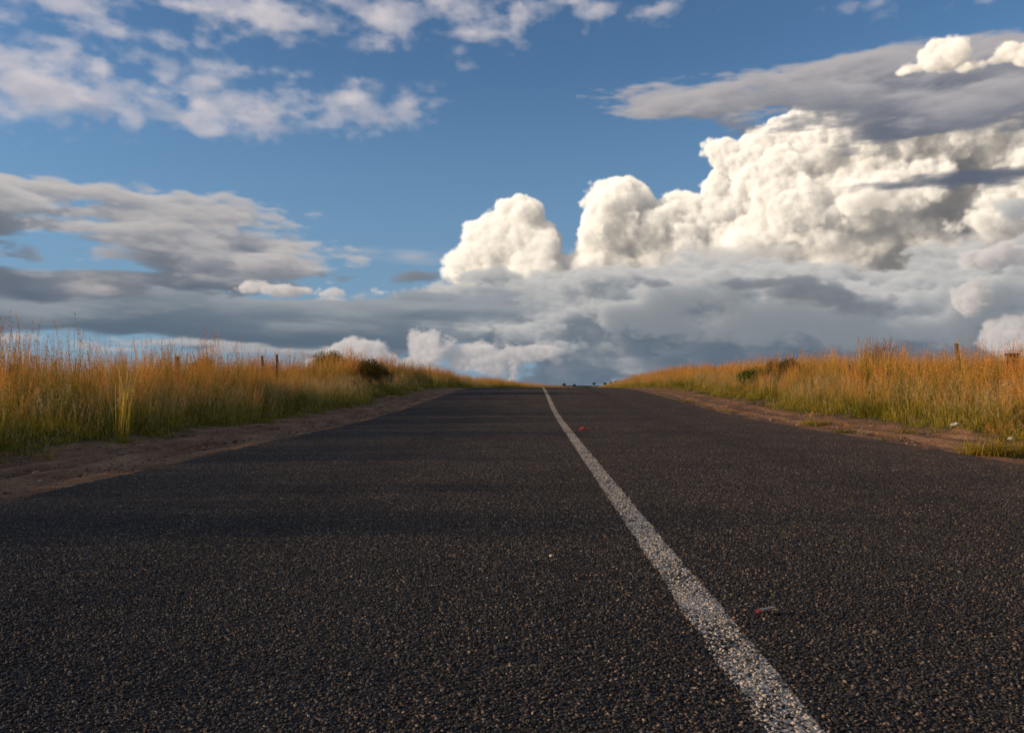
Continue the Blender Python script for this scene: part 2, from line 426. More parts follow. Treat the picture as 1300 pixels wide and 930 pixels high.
def link(name, me, mat=None, parent=None, smooth=False):
    o = bpy.data.objects.new(name, me)
    C.objects.link(o)
    for m_ in (mat if isinstance(mat, (list, tuple)) else [mat]):
        if m_ is not None: me.materials.append(m_)
    if parent is not None: o.parent = parent
    if smooth and len(me.polygons):
        me.polygons.foreach_set('use_smooth', [True] * len(me.polygons))
    return o

def mesh(name, verts, faces):
    me = bpy.data.meshes.new(name)
    me.from_pydata([tuple(map(float, v)) for v in verts], [], [tuple(map(int, f)) for f in faces])
    me.update()
    return me

def grid_mesh(name, V):
    """V: (rows, cols, 3) array"""
    r, c, _ = V.shape
    idx = np.arange(r * c).reshape(r, c)
    q = np.stack([idx[:-1, :-1], idx[:-1, 1:], idx[1:, 1:], idx[1:, :-1]], -1).reshape(-1, 4)
    me = bpy.data.meshes.new(name)
    me.vertices.add(r * c); me.vertices.foreach_set('co', V.astype(f32).ravel())
    me.loops.add(q.size); me.loops.foreach_set('vertex_index', q.ravel().astype(np.int32))
    me.polygons.add(len(q)); me.polygons.foreach_set('loop_start', np.arange(0, q.size, 4, dtype=np.int32))
    me.update(calc_edges=True)
    me.polygons.foreach_set('use_smooth', [True] * len(q))
    return me

def new_mat(name):
    m_ = bpy.data.materials.new(name); m_.use_nodes = True
    m_.node_tree.nodes.clear()
    N = NT(m_.node_tree)
    out = N.node('ShaderNodeOutputMaterial')
    return m_, N, out

def principled(N, out, base, rough=0.85, spec=0.3, normal=None):
    b = N.node('ShaderNodeBsdfPrincipled')
    N.put(b.inputs['Base Color'], base); N.put(b.inputs['Roughness'], rough)
    N.put(b.inputs['Specular IOR Level'], spec)
    if normal is not None: N.put(b.inputs['Normal'], normal)
    if out is not None: N.l.new(b.outputs[0], out.inputs[0])
    return b

def bump(N, h, dist, strength=1.0, normal=None):
    n = N.node('ShaderNodeBump')
    N.put(n.inputs['Height'], h); N.put(n.inputs['Distance'], dist); N.put(n.inputs['Strength'], strength)
    if normal is not None: N.put(n.inputs['Normal'], normal)
    return n.outputs[0]

def geo_pos(N):
    return N.node('ShaderNodeNewGeometry').outputs['Position']

# ------------------------------------------------------------------ the lie of the land
LINE_X = 0.51
_ys = np.arange(-60, 6001, 1.0)
def _slope(y):
    s_ = np.interp(y, [-60, 13, 22, 32, 43, 60, 200, 300, 900, 1300, 6000], [0, 0, .028, .022, -.0045, -.0085, -.0085, -.016, -.0155, 0, 0])
    return s_
_rh = np.concatenate([[0], np.cumsum((_slope(_ys[:-1]) + _slope(_ys[1:])) / 2)])
_rh -= np.interp(0, _ys, _rh)
def road_h(y): return np.interp(y, _ys, _rh)
def road_cx(y): return LINE_X + np.clip(y - 14, 0, None) ** 2 / (2 * 1750.0)
def hash_noise(x, y, seed=0, s=1.0):
    """smooth value noise for displacement"""
    x = np.asarray(x) * s; y = np.asarray(y) * s
    xi = np.floor(x); yi = np.floor(y); fx = x - xi; fy = y - yi
    fx = fx * fx * (3 - 2 * fx); fy = fy * fy * (3 - 2 * fy)
    def h(a, b):
        v_ = np.sin(a * 127.1 + b * 311.7 + seed * 74.7) * 43758.5453
        return v_ - np.floor(v_)
    return (h(xi, yi) * (1 - fx) + h(xi + 1, yi) * fx) * (1 - fy) + (h(xi, yi + 1) * (1 - fx) + h(xi + 1, yi + 1) * fx) * fy
def fnoise(x, y, seed=0, s=1.0, octs=4):
    o = 0; a = .5
    for k in range(octs):
        o = o + a * (hash_noise(x, y, seed + k * 3, s * 2 ** k) - .5); a *= .5
    return o
EDGE_L, EDGE_R = -3.66, 3.74
def verge_h(t, y):
    z = np.where(t < 0, np.interp(t, [-60, -12, -8, -6.2, -5.6, -4.4, EDGE_L - .15, EDGE_L], [.25, .22, .14, .05, -.01, -.045, -.035, -.02]),
                 np.interp(t, [EDGE_R, EDGE_R + .15, 4.9, 5.9, 7.0, 9.5, 14, 60], [-.02, -.035, -.04, .02, .14, .38, .55, .75]))
    return z
def ridge(x, y):
    top = np.interp(x, [-900, -200, 40, 80, 165, 260, 500, 900], [6.0, 3.5, 8.0, 9.3, 12.4, 15.0, 18.0, 20.0])
    return top * np.exp(-((y - 1560) / 260.0) ** 2)
def ground_z(x, y):
    t = x - road_cx(y)
    z = road_h(y) + verge_h(t, y)
    near = np.abs(t) < 30
    z = z + np.where(np.abs(t) > 5.6, fnoise(x, y, 5, .5, 3) * .16, 0.0) + np.where(np.abs(t) > 14, fnoise(x, y, 15, .03, 3) * 1.2 * np.clip((np.abs(t) - 14) / 40, 0, 1), 0)
    return z + ridge(x, y)

FAR_BASE = float(road_h(1500.0))

# ------------------------------------------------------------------ ground sheet
def geospace(a, b, first, ratio):
    o = [a]; st = first
    while o[-1] < b:
        o.append(o[-1] + st); st *= ratio
    return np.array(o)
tpos = np.concatenate([geospace(EDGE_R, 8.0, .07, 1.004), geospace(8.2, 5200, .3, 1.13)])
tneg = -np.concatenate([geospace(-EDGE_L, 7.5, .06, 1.004), geospace(7.7, 5200, .3, 1.13)])[::-1]
tt = np.concatenate([tneg, [-3.45, -1.8, 0, 1.8, 3.5], tpos])
yy = np.concatenate([-geospace(0, 900, 1.5, 1.35)[::-1], geospace(.15, 30, .075, 1.004), geospace(30.5, 60, .5, 1.0), geospace(61, 5800, 1.5, 1.05)])
T, Y_ = np.meshgrid(tt, yy)
X_ = T + road_cx(Y_)
X_ = np.where(np.abs(T) > 100, T, X_)
Zg = ground_z(X_, Y_)
# under the asphalt the sheet dips away
Zg = np.where((T > EDGE_L + .1) & (T < EDGE_R - .1), road_h(Y_) - .07, Zg)
# gravelly soil: wheel ruts, clods
soil = ((T < EDGE_L - .02) & (T > -6.4)) | ((T > EDGE_R + .02) & (T < 7.0))
near = np.clip(1 - (Y_ - 20) / 25, 0, 1)
fine = fnoise(X_ * 1.0, Y_, 31, 3.0, 5) * .055 + fnoise(X_, Y_, 33, 14.0, 2) * .02
rut = lambda c, w, d: -d * np.exp(-((T - c - .10 * np.sin(Y_ * .32 + c) - .08 * fnoise(X_ * 0, Y_, 3, .3)) / w) ** 2)
ruts = rut(-4.15, .13, .045) + rut(-4.62, .10, .038) + rut(-4.42, .07, -.03) + rut(-5.15, .12, .02) + rut(-4.9, .08, -.014) + rut(4.35, .14, .03) + rut(4.7, .10, -.02) + rut(5.2, .16, .026)
Zg = Zg + np.where(soil, (fine + ruts * (.6 + .8 * hash_noise(X_ * 0, Y_, 8, .6))) * near, 0)
gm = grid_mesh("ground", np.stack([X_, Y_, Zg], -1))
att = gm.attributes.new('lateral', 'FLOAT', 'POINT'); att.data.foreach_set('value', T.astype(f32).ravel())

m_ground, N, out = new_mat("ground")
P = geo_pos(N)
lat = N.node('ShaderNodeAttribute', attribute_name='lateral').outputs['Fac']
al_ = N.m('ABSOLUTE', lat)
soilc = N.ramp(N.noise(P, 1.1, 8, 0.65), [(0.30, (.145, .066, .032)), (.45, (.25, .122, .060)), (.60, (.35, .188, .095)), (.72, (.44, .27, .145))])
streak = N.noise(N.v('MULTIPLY', P, (7.0, .5, 1)), 1.0, 5, .65)
soilc = N.mix(N.rng(streak, .50, .64, 0, .6), soilc, (.085, .047, .025))
soilc = N.mix(N.rng(streak, .47, .36, 0, .5), soilc, (.36, .235, .13))
grit = N.vor(P, 60, 0, dim='3D', out='Color')
gs = N.node('ShaderNodeSeparateColor'); N.put(gs.inputs[0], grit)
soilc = N.mix(N.rng(gs.outputs[0], .80, .9, 0, .55), soilc, (.30, .24, .18))
soilc = N.mix(N.rng(gs.outputs[1], .80, .9, 0, .6), soilc, (.06, .05, .045))
humus = N.ramp(N.noise(P, 2.0, 6, .6), [(.35, (.045, .05, .02)), (.5, (.09, .08, .035)), (.65, (.16, .12, .06))])
gmask = N.rng(N.m('MULTIPLY_ADD', N.m('SUBTRACT', N.noise(P, 1.6, 5, .6), .5), 1.6, al_), 5.3, 5.9)
c = N.mix(gmask, soilc, humus)
sp = N.node('ShaderNodeSeparateXYZ'); N.put(sp.inputs[0], P)
far_shade = N.ramp(N.noise(N.v('MULTIPLY', P, (.006, .003, 0)), 1.0, 5, .6), [(.38, (.025, .032, .018)), (.5, (.045, .05, .026)), (.62, (.08, .072, .038))])  # cloud shade on the far land, put into its colour as darker green
c = N.mix(N.rng(sp.outputs[1], 350, 900), c, far_shade)
bh = N.m('ADD', N.noise(P, 18, 6, .65), N.m('MULTIPLY', N.vor(P, 45, 1, dim='3D'), -.5))
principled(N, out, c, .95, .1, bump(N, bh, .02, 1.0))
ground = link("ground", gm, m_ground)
tag(ground, kind='structure')

# ------------------------------------------------------------------ road
yr = np.concatenate([np.arange(-30, 1, 3.0), geospace(.5, 60, .18, 1.006), geospace(60.6, 1300, 1.0, 1.03)])
rows = []
def edges_at(y):
    return (EDGE_L + float(fnoise(0, y, 51, .9, 4)) * .13 + float(fnoise(0, y, 52, 6.0, 2)) * .05,
            EDGE_R + float(fnoise(0, y, 61, .9, 4)) * .16 + float(fnoise(0, y, 62, 6.0, 2)) * .05)
for y in yr:
    l, r = edges_at(y)
    ts = [l - .05, l - .01, l + .02] + list(np.linspace(l + .12, r - .12, 38)) + [r - .02, r + .01, r + .05]
    rows.append([[t + float(road_cx(y)), y, float(road_h(y)) + (-.075 if k in (0, len(ts) - 1) else (-.022 if k in (1, len(ts) - 2) else .0 + .018 * (1 - (t / 3.7) ** 2) + float(fnoise(t, y, 71, .35, 3)) * .012))] for k, t in enumerate(ts)])
RV = np.array(rows)
def road_surface_z(x, y):
    t = x - road_cx(y)
    return road_h(y) + .018 * (1 - (t / 3.7) ** 2) + fnoise(t, y, 71, .35, 3) * .012

def asphalt_colour(N, P):
    big = N.noise(N.v('MULTIPLY', P, (1.0, .35, 1)), .8, 4, .6)
    v1 = N.vor(P, 95, 0, dim='3D', out='Color')
    s1 = N.node('ShaderNodeSeparateColor'); N.put(s1.inputs[0], v1)
    c = N.ramp(s1.outputs[0], [(0.0, (.014, .012, .011)), (.55, (.038, .033, .029)), (.82, (.074, .060, .047)), (.95, (.15, .11, .075))])
    c = N.mix(N.rng(big, .35, .65, 0, .45), c, (.030, .028, .029))
    return c
def road_wear(N, P, c):
    '''dust towards the edges, darker oily lane centres, patches and hairline cracks: wear that stays where it is'''
    e = N.node('ShaderNodeSeparateXYZ'); N.put(e.inputs[0], P)
    far = N.m('MAXIMUM', N.m('SUBTRACT', e.outputs[1], 14.0), 0.0)
    t = N.m('SUBTRACT', N.m('SUBTRACT', e.outputs[0], LINE_X), N.m('MULTIPLY', N.m('MULTIPLY', far, far), 1 / 3500.0))
    at_ = N.m('ABSOLUTE', t)
    nz = N.noise(N.v('MULTIPLY', P, (1.2, .35, 1)), 1.0, 6, .65)
    dust = N.rng(N.m('MULTIPLY_ADD', N.m('SUBTRACT', nz, .5), 2.2, at_), 2.9, 4.1, 0, .55)
    c = N.mix(dust, c, (.115, .075, .048))
    lane = N.m('ABSOLUTE', N.m('SUBTRACT', at_, 1.85))
    oil = N.rng(N.m('MULTIPLY_ADD', N.m('SUBTRACT', nz, .5), .8, lane), .42, .05, 0, .45)
    c = N.mix(oil, c, (.016, .015, .015))
    track = N.rng(N.m('ABSOLUTE', N.m('SUBTRACT', lane, .78)), .30, .0, 0, .30)
    c = N.mix(track, c, (.052, .046, .043))
    blot = N.noise(N.v('MULTIPLY', P, (1.0, .5, 1)), .55, 5, .6)
    c = N.mix(N.rng(blot, .54, .68, 0, .5), c, (.017, .015, .015))
    cell = N.node('ShaderNodeTexVoronoi', feature='DISTANCE_TO_EDGE')
    wv = N.v('ADD', N.v('MULTIPLY', P, (.45, .30, 0)), N.v('MULTIPLY_ADD', N.noise(P, 1.5, 5, .65, out=1), (.3, .3, 0), (-.15, -.15, 0)))
    N.put(cell.inputs['Vector'], wv); N.put(cell.inputs['Scale'], 1.0)
    crack = N.m('MULTIPLY', N.rng(cell.outputs['Distance'], .0045, .001, 0, .85), N.rng(N.noise(P, .35, 3, .6), .48, .58))
    return N.mix(crack, c, (.006, .006, .006))
m_road, N, out = new_mat("asphalt")
P = geo_pos(N)
c = road_wear(N, P, asphalt_colour(N, P))
d = N.vor(P, 95, 0, dim='3D')
h = N.m('SUBTRACT', 1.0, N.m('MULTIPLY', d, 1.2))
h2 = N.noise(P, 300, 2, .6)
pd = N.node('ShaderNodeSeparateXYZ'); N.put(pd.inputs[0], P)
fd = N.rng(pd.outputs[1], 6, 40, 1.0, .55)
principled(N, out, c, .92, .08, bump(N, N.m('MULTIPLY_ADD', h2, .3, h), .008, fd))
road = link("road", grid_mesh("road", RV), m_road)
tag(road, kind='structure')

# painted centre line: worn thermoplastic over the chippings, drifting a little
m_line, N, out = new_mat("worn_road_paint")
P = geo_pos(N)
def paint_mask(N, P):
    n1 = N.noise(P, 55, 4, .7); n2 = N.noise(P, 3.5, 4, .6)
    e = N.node('ShaderNodeSeparateXYZ'); N.put(e.inputs[0], P)
    return N.rng(N.m('MULTIPLY_ADD', n2, .45, n1), .62, .80)
mk = paint_mask(N, P)
pc = N.ramp(N.noise(P, 90, 3, .6), [(.3, (.30, .27, .23)), (.5, (.50, .46, .40)), (.7, (.68, .63, .55))])
b = principled(N, None, pc, .7, .3, bump(N, N.m('SUBTRACT', 1.0, N.vor(P, 95, 0, dim='3D')), .005, .9))
tr = N.node('ShaderNodeBsdfTransparent')
mx = N.node('ShaderNodeMixShader'); N.put(mx.inputs[0], mk); N.l.new(tr.outputs[0], mx.inputs[1]); N.l.new(b.outputs[0], mx.inputs[2])
N.l.new(mx.outputs[0], out.inputs[0])
yl = np.concatenate([np.arange(.2, 60, .12), geospace(60.5, 1200, 1.0, 1.03)])
LV = []
for y in yl:
    wv = float(fnoise(0, y, 81, .25, 3)) * .03
    hl = .058 + float(fnoise(5, y, 82, 2.0, 4)) * .022; hr = .058 + float(fnoise(9, y, 83, 2.0, 4)) * .022
    xs = [float(road_cx(y)) + wv - hl, float(road_cx(y)) + wv, float(road_cx(y)) + wv + hr]
    LV.append([[x, y, float(road_surface_z(x, y)) + .0015] for x in xs])
line = link("road_marking_line", grid_mesh("road_marking_line", np.array(LV)), m_line)
tag(line, kind='structure')

# ------------------------------------------------------------------ chippings standing out of the asphalt near the camera
m_chip, N, out = new_mat("stone_chippings")
P = geo_pos(N)
cid = N.node('ShaderNodeAttribute', attribute_name='tone').outputs['Fac']
orn = N.node('ShaderNodeObjectInfo').outputs['Random']
v_ = N.m('FRACT', N.m('MULTIPLY_ADD', orn, 7.3, cid))
c = N.ramp(v_, [(0.0, (.014, .013, .013)), (.5, (.039, .034, .032)), (.78, (.080, .064, .053)), (.93, (.17, .125, .085)), (1.0, (.36, .27, .19))])
patch = N.noise(P, 1.3, 4, .6)
c = N.mix(.6, c, road_wear(N, P, c))
c = N.mix(N.rng(patch, .42, .66, 0.0, .5), c, (.026, .023, .022))
e = N.node('ShaderNodeSeparateXYZ'); N.put(e.inputs[0], P)
wob = N.m('MULTIPLY_ADD', N.m('SUBTRACT', N.noise(P, 6, 3, .6), .5), .04, N.m('SUBTRACT', e.outputs[0], LINE_X))
onl = N.rng(N.m('ABSOLUTE', wob), .052, .064, 1, 0)
worn = N.rng(N.m('MULTIPLY_ADD', N.noise(P, 2.2, 6, .7), 1.7, N.m('MULTIPLY', v_, .7)), .92, 1.30)
c = N.mix(N.m('MULTIPLY', onl, worn), c, N.ramp(v_, [(0, (.27, .24, .20)), (.5, (.41, .365, .30)), (1, (.66, .59, .49))]))
principled(N, out, c, .65, .35, bump(N, N.noise(P, 400, 3, .6), .0015, .6))

def chip_tile(seed, size=.25, n=1150):
    r = np.random.default_rng(seed)
    phi = (1 + 5 ** .5) / 2
    iv = np.array([(-1, phi, 0), (1, phi, 0), (-1, -phi, 0), (1, -phi, 0), (0, -1, phi), (0, 1, phi), (0, -1, -phi), (0, 1, -phi), (phi, 0, -1), (phi, 0, 1), (-phi, 0, -1), (-phi, 0, 1)]) / 1.9
    ifc = np.array([(0, 11, 5), (0, 5, 1), (0, 1, 7), (0, 7, 10), (0, 10, 11), (1, 5, 9), (5, 11, 4), (11, 10, 2), (10, 7, 6), (7, 1, 8), (3, 9, 4), (3, 4, 2), (3, 2, 6), (3, 6, 8), (3, 8, 9), (4, 9, 5), (2, 4, 11), (6, 2, 10), (8, 6, 7), (9, 8, 1)])
    V = []; Fc = []; tone = []
    k = int(math.sqrt(n)); cell = size / k
    gx, gy = np.meshgrid(np.arange(k), np.arange(k))
    px = (gx.ravel() + .5 + r.uniform(-.45, .45, k * k)) * cell - size / 2
    py = (gy.ravel() + .5 + r.uniform(-.45, .45, k * k)) * cell - size / 2
    for i in range(k * k):
        if r.random() < .12: continue
        s_ = r.uniform(.0022, .0052) * np.array([r.uniform(.8, 1.5), r.uniform(.7, 1.1), r.uniform(.55, .85)])
        v = iv * r.uniform(.75, 1.2, (12, 1)) * s_
        a = r.uniform(0, 6.28); ca, sa = math.cos(a), math.sin(a)
        tl = r.normal(0, .25, 2)
        v = np.stack([v[:, 0] * ca - v[:, 1] * sa, v[:, 0] * sa + v[:, 1] * ca, v[:, 2] + v[:, 0] * tl[0] + v[:, 1] * tl[1]], -1)
        v += (px[i], py[i], r.uniform(-.0018, .0022))
        Fc.append(ifc + len(V) * 12); V.append(v); tone += [r.random()] * 12
    me = mesh("chip_tile", np.concatenate(V), np.concatenate(Fc))
    at = me.attributes.new('tone', 'FLOAT', 'POINT'); at.data.foreach_set('value', np.array(tone, f32))
    me.materials.append(m_chip)
    return bpy.data.objects.new("chip_tile", me)

def source_collection(name, objs):
    col = bpy.data.collections.new(name)
    for i, o in enumerate(objs):
        o.name = "%s_%03d" % (name, i)
        col.objects.link(o)
    return col

def scatter(name, pts, rots, scales, idx, col):
    """one object of instances placed at pts"""
    me = bpy.data.meshes.new(name)
    me.vertices.add(len(pts)); me.vertices.foreach_set('co', np.asarray(pts, f32).ravel())
    for nm, ty, key, arr in (('rot', 'FLOAT_VECTOR', 'vector', rots), ('scl', 'FLOAT_VECTOR', 'vector', scales)):
        a = me.attributes.new(nm, ty, 'POINT'); a.data.foreach_set(key, np.asarray(arr, f32).ravel())
    a = me.attributes.new('idx', 'INT', 'POINT'); a.data.foreach_set('value', np.asarray(idx, np.int32))
    o = bpy.data.objects.new(name, me); C.objects.link(o)
    g = bpy.data.node_groups.new(name, 'GeometryNodeTree')
    g.interface.new_socket('Geometry', in_out='INPUT', socket_type='NodeSocketGeometry')
    g.interface.new_socket('Geometry', in_out='OUTPUT', socket_type='NodeSocketGeometry')
    n = g.nodes; l = g.links
    gi = n.new('NodeGroupInput'); go = n.new('NodeGroupOutput')
    ci = n.new('GeometryNodeCollectionInfo'); ci.inputs['Collection'].default_value = col
    ci.inputs['Separate Children'].default_value = True; ci.inputs['Reset Children'].default_value = True
    mp = n.new('GeometryNodeMeshToPoints')
    ip = n.new('GeometryNodeInstanceOnPoints'); ip.inputs['Pick Instance'].default_value = True
    def na(nm, dt):
        k = n.new('GeometryNodeInputNamedAttribute'); k.data_type = dt; k.inputs['Name'].default_value = nm; return k.outputs['Attribute']
    er = n.new('FunctionNodeEulerToRotation')
    l.new(na('rot', 'FLOAT_VECTOR'), er.inputs[0])
    l.new(gi.outputs[0], mp.inputs[0]); l.new(mp.outputs[0], ip.inputs['Points']); l.new(ci.outputs[0], ip.inputs['Instance'])
    l.new(na('idx', 'INT'), ip.inputs['Instance Index']); l.new(er.outputs[0], ip.inputs['Rotation']); l.new(na('scl', 'FLOAT_VECTOR'), ip.inputs['Scale'])
    l.new(ip.outputs[0], go.inputs[0])
    md = o.modifiers.new("scatter", 'NODES'); md.node_group = g
    return o

edge_tiles = source_collection("chip_edge_source", [chip_tile(150 + i, .08, 118) for i in range(4)])
tiles = source_collection("chip_source", [chip_tile(100 + i) for i in range(4)])
cp = []; cr_ = []; ci_ = []
for iy in range(-2, 200):
    for ix in range(-16, 18):
        y = iy * .25 + .4; x = ix * .25 + .25 + float(road_cx(y)) - LINE_X
        if x - .125 < EDGE_L + float(road_cx(y)) + .03 or x + .125 > EDGE_R + float(road_cx(y)) - .03 or abs(x) > .72 * y + 1.8: continue
        z = float(road_surface_z(x, y))
        sy_ = float(road_surface_z(x, y + .2) - road_surface_z(x, y - .2)) / .4; sx_ = float(road_surface_z(x + .2, y) - road_surface_z(x - .2, y)) / .4
        k = random.randrange(4)
        # turn about z first, then lean with the surface
        mt = Matrix.Rotation(math.atan(sy_), 3, 'X') @ Matrix.Rotation(-math.atan(sx_), 3, 'Y') @ Matrix.Rotation(k * math.pi / 2, 3, 'Z')
        cp.append((x, y, z)); cr_.append(tuple(mt.to_euler())); ci_.append(random.randrange(4))
def lean(x, y, k):
    a = float(road_surface_z(x, y + .2) - road_surface_z(x, y - .2)) / .4; b = float(road_surface_z(x + .2, y) - road_surface_z(x - .2, y)) / .4
    return tuple((Matrix.Rotation(math.atan(a), 3, 'X') @ Matrix.Rotation(-math.atan(b), 3, 'Y') @ Matrix.Rotation(k, 3, 'Z')).to_euler())
ep = []; er_ = []; ei = []
for y in np.arange(1.0, 46, .08):
    l, r = edges_at(y); c0 = float(road_cx(y))
    for side, e_ in ((1, l), (-1, r)):
        for k in range(6):
            t = e_ + side * (.045 + k * .08)
            x = c0 + t
            # up to where the large tiles begin
            tile_edge = (math.floor((EDGE_L + LINE_X + .03) / .25) * .25 + .25 - LINE_X if side > 0 else math.floor((EDGE_R + LINE_X - .03) / .25) * .25 - LINE_X)
            inner = (EDGE_L + .03 + .25) if side > 0 else (EDGE_R - .03 - .25)
            if (side > 0 and t > inner) or (side < 0 and t < inner) or abs(x) > .72 * y + 1.8: continue
            ep.append((x + random.uniform(-.01, .01), y, float(road_surface_z(x, y)) - .001)); er_.append(lean(x, y, random.uniform(0, 6.28))); ei.append(random.randrange(4))
o = scatter("road_edge_chippings", ep, er_, [(1.1, 1.1, 1)] * len(ep), ei, edge_tiles)
tag(o, kind='structure')
chips = scatter("road_chippings", cp, cr_, [(1, 1, 1)] * len(cp), ci_, tiles)
tag(chips, kind='structure')

# ------------------------------------------------------------------ grass
def grass_mat(name, stops, rnd=.5, trans=.35, patch=None, rough=.7, pf=.5):
    m_, N, out = new_mat(name)
    P = geo_pos(N)
    h = N.node('ShaderNodeAttribute', attribute_name='hh').outputs['Fac']
    tn = N.node('ShaderNodeAttribute', attribute_name='tone').outputs['Fac']
    on = N.node('ShaderNodeObjectInfo').outputs['Random']
    c = N.ramp(h, stops)
    if patch:
        pn = N.noise(N.v('MULTIPLY', P, (1, 1, 0)), pf, 3, .6)
        c = N.mix(N.rng(pn, .45, .62, 0, patch[1]), c, N.mix(.35, patch[0], c))
    v = N.m('MULTIPLY_ADD', tn, rnd, N.m('MULTIPLY_ADD', on, rnd * .8, 1 - rnd * .9))
    c = N.v('MULTIPLY', N.v('SCALE', c, scale=v), (1.0, 1.02, .68))
    df = N.node('ShaderNodeBsdfDiffuse'); N.put(df.inputs[0], c)
    tl = N.node('ShaderNodeBsdfTranslucent'); N.put(tl.inputs[0], c)
    mx = N.node('ShaderNodeMixShader'); N.put(mx.inputs[0], trans)
    N.l.new(df.outputs[0], mx.inputs[1]); N.l.new(tl.outputs[0], mx.inputs[2])
    N.l.new(mx.outputs[0], out.inputs[0])
    return m_
m_stem = grass_mat("grass_stem", [(0, (.05, .075, .012)), (.3, (.12, .125, .022)), (.55, (.32, .235, .05)), (.78, (.50, .32, .08)), (1, (.56, .30, .10))], .6, .25, ((.16, .19, .03), .8))
m_head = grass_mat("grass_seed_head", [(0, (.56, .24, .10)), (.8, (.66, .29, .15)), (1, (.70, .36, .22))], .7, .35, ((.50, .36, .16), .6))
m_leaf = grass_mat("grass_leaf", [(0, (.045, .08, .012)), (.5, (.10, .14, .025)), (1, (.26, .22, .06))], .6, .4, ((.24, .18, .06), .7))
m_dry = grass_mat("dry_grass_leaf", [(0, (.22, .18, .04)), (.4, (.50, .37, .08)), (1, (.72, .50, .17))], .6, .35)
m_sfluff = grass_mat("pale_seed_fluff", [(0, (.40, .30, .24)), (1, (.55, .42, .34))], .6, .35)
m_rust = grass_mat("rusty_seed_head", [(0, (.22, .10, .03)), (1, (.32, .13, .045))], .6, .25)

class GM:
    def __init__(s): s.v = []; s.f = []; s.h = []; s.t = []; s.m = []
    def ribbon(s, pts, widths, hs, tone, mi, side=None):
        """a blade that follows pts, flat, with a width at each point"""
        n0 = len(s.v)
        pts = [np.array(p, float) for p in pts]
        if side is None:
            a = random.uniform(0, math.pi); side = np.array([math.cos(a), math.sin(a), 0])
        for p, w, h in zip(pts, widths, hs):
            s.v.append(p - side * w / 2); s.v.append(p + side * w / 2)
            s.h += [h, h]; s.t += [tone, tone]
        for i in range(len(pts) - 1):
            a = n0 + 2 * i
            s.f.append((a, a + 1, a + 3, a + 2)); s.m.append(mi)
    def tri(s, a, b, c, h, tone, mi):
        n0 = len(s.v); s.v += [a, b, c]; s.h += [h] * 3; s.t += [tone] * 3
        s.f.append((n0, n0 + 1, n0 + 2)); s.m.append(mi)
    def obj(s, name, mats):
        me = mesh(name, s.v, s.f)
        for nm, arr in (('hh', s.h), ('tone', s.t)):
            a = me.attributes.new(nm, 'FLOAT', 'POINT'); a.data.foreach_set('value', np.array(arr, f32))
        for m_ in mats: me.materials.append(m_)
        me.polygons.foreach_set('material_index', s.m)
        return bpy.data.objects.new(name, me)

def stem(G, x, y, H, lean, tone, heavy=1.0, sw=.0034, mi_s=0, mi_h=1, head_len=.26):
    a = random.uniform(0, 2 * math.pi)
    dx = math.cos(a) * lean + random.gauss(.05, .05); dy = math.sin(a) * lean
    P = lambda u: np.array([x + dx * H * (u * .35 + .65 * u * u), y + dy * H * (u * .35 + .65 * u * u), H * u * (1 - .05 * u * u)])
    us = [0, .3, .6, .85, 1]
    G.ribbon([P(u) for u in us], [sw * 1.3, sw * 1.1, sw, sw * .75, sw * .35], us, tone, mi_s)
    # seed head: many small spikelets on short branches
    n = int(15 * heavy)
    for k in range(n):
        u = 1 - head_len * (k / n) ** .9 * random.uniform(.9, 1.1)
        p = P(u); b = random.uniform(0, 2 * math.pi)
        L = random.uniform(.018, .042); sp_ = (.35 + .5 * (1 - u) / head_len)
        d = np.array([math.cos(b) * sp_ + .25, math.sin(b) * sp_, random.uniform(.5, 1.0)]); d /= np.linalg.norm(d)
        w = np.cross(d, (random.random() - .5, random.random() - .5, .3)); w /= np.linalg.norm(w) + 1e-9
        w = w * random.uniform(.0035, .0062)
        q = p + d * random.uniform(.002, .02)
        G.tri(q - w * .6, q + w * .6, q + d * L, k / n, min(1, max(0, tone + random.uniform(-.25, .25))), mi_h)

def leaf(G, x, y, L, bend, wid, tone, mi, up=1.0):
    a = random.uniform(0, 2 * math.pi); dx, dy = math.cos(a), math.sin(a)
    P = lambda u: np.array([x + dx * L * bend * u ** 1.7, y + dy * L * bend * u ** 1.7, up * L * (u - .5 * bend * u ** 2.4)])
    side = np.array([-dy, dx, 0]) * .9 + np.array([0, 0, random.uniform(-.4, .4)])
    us = [0, .3, .6, .82, 1]
    G.ribbon([P(u) for u in us], [wid * .8, wid, wid * .8, wid * .45, wid * .05], us, tone, mi, side)

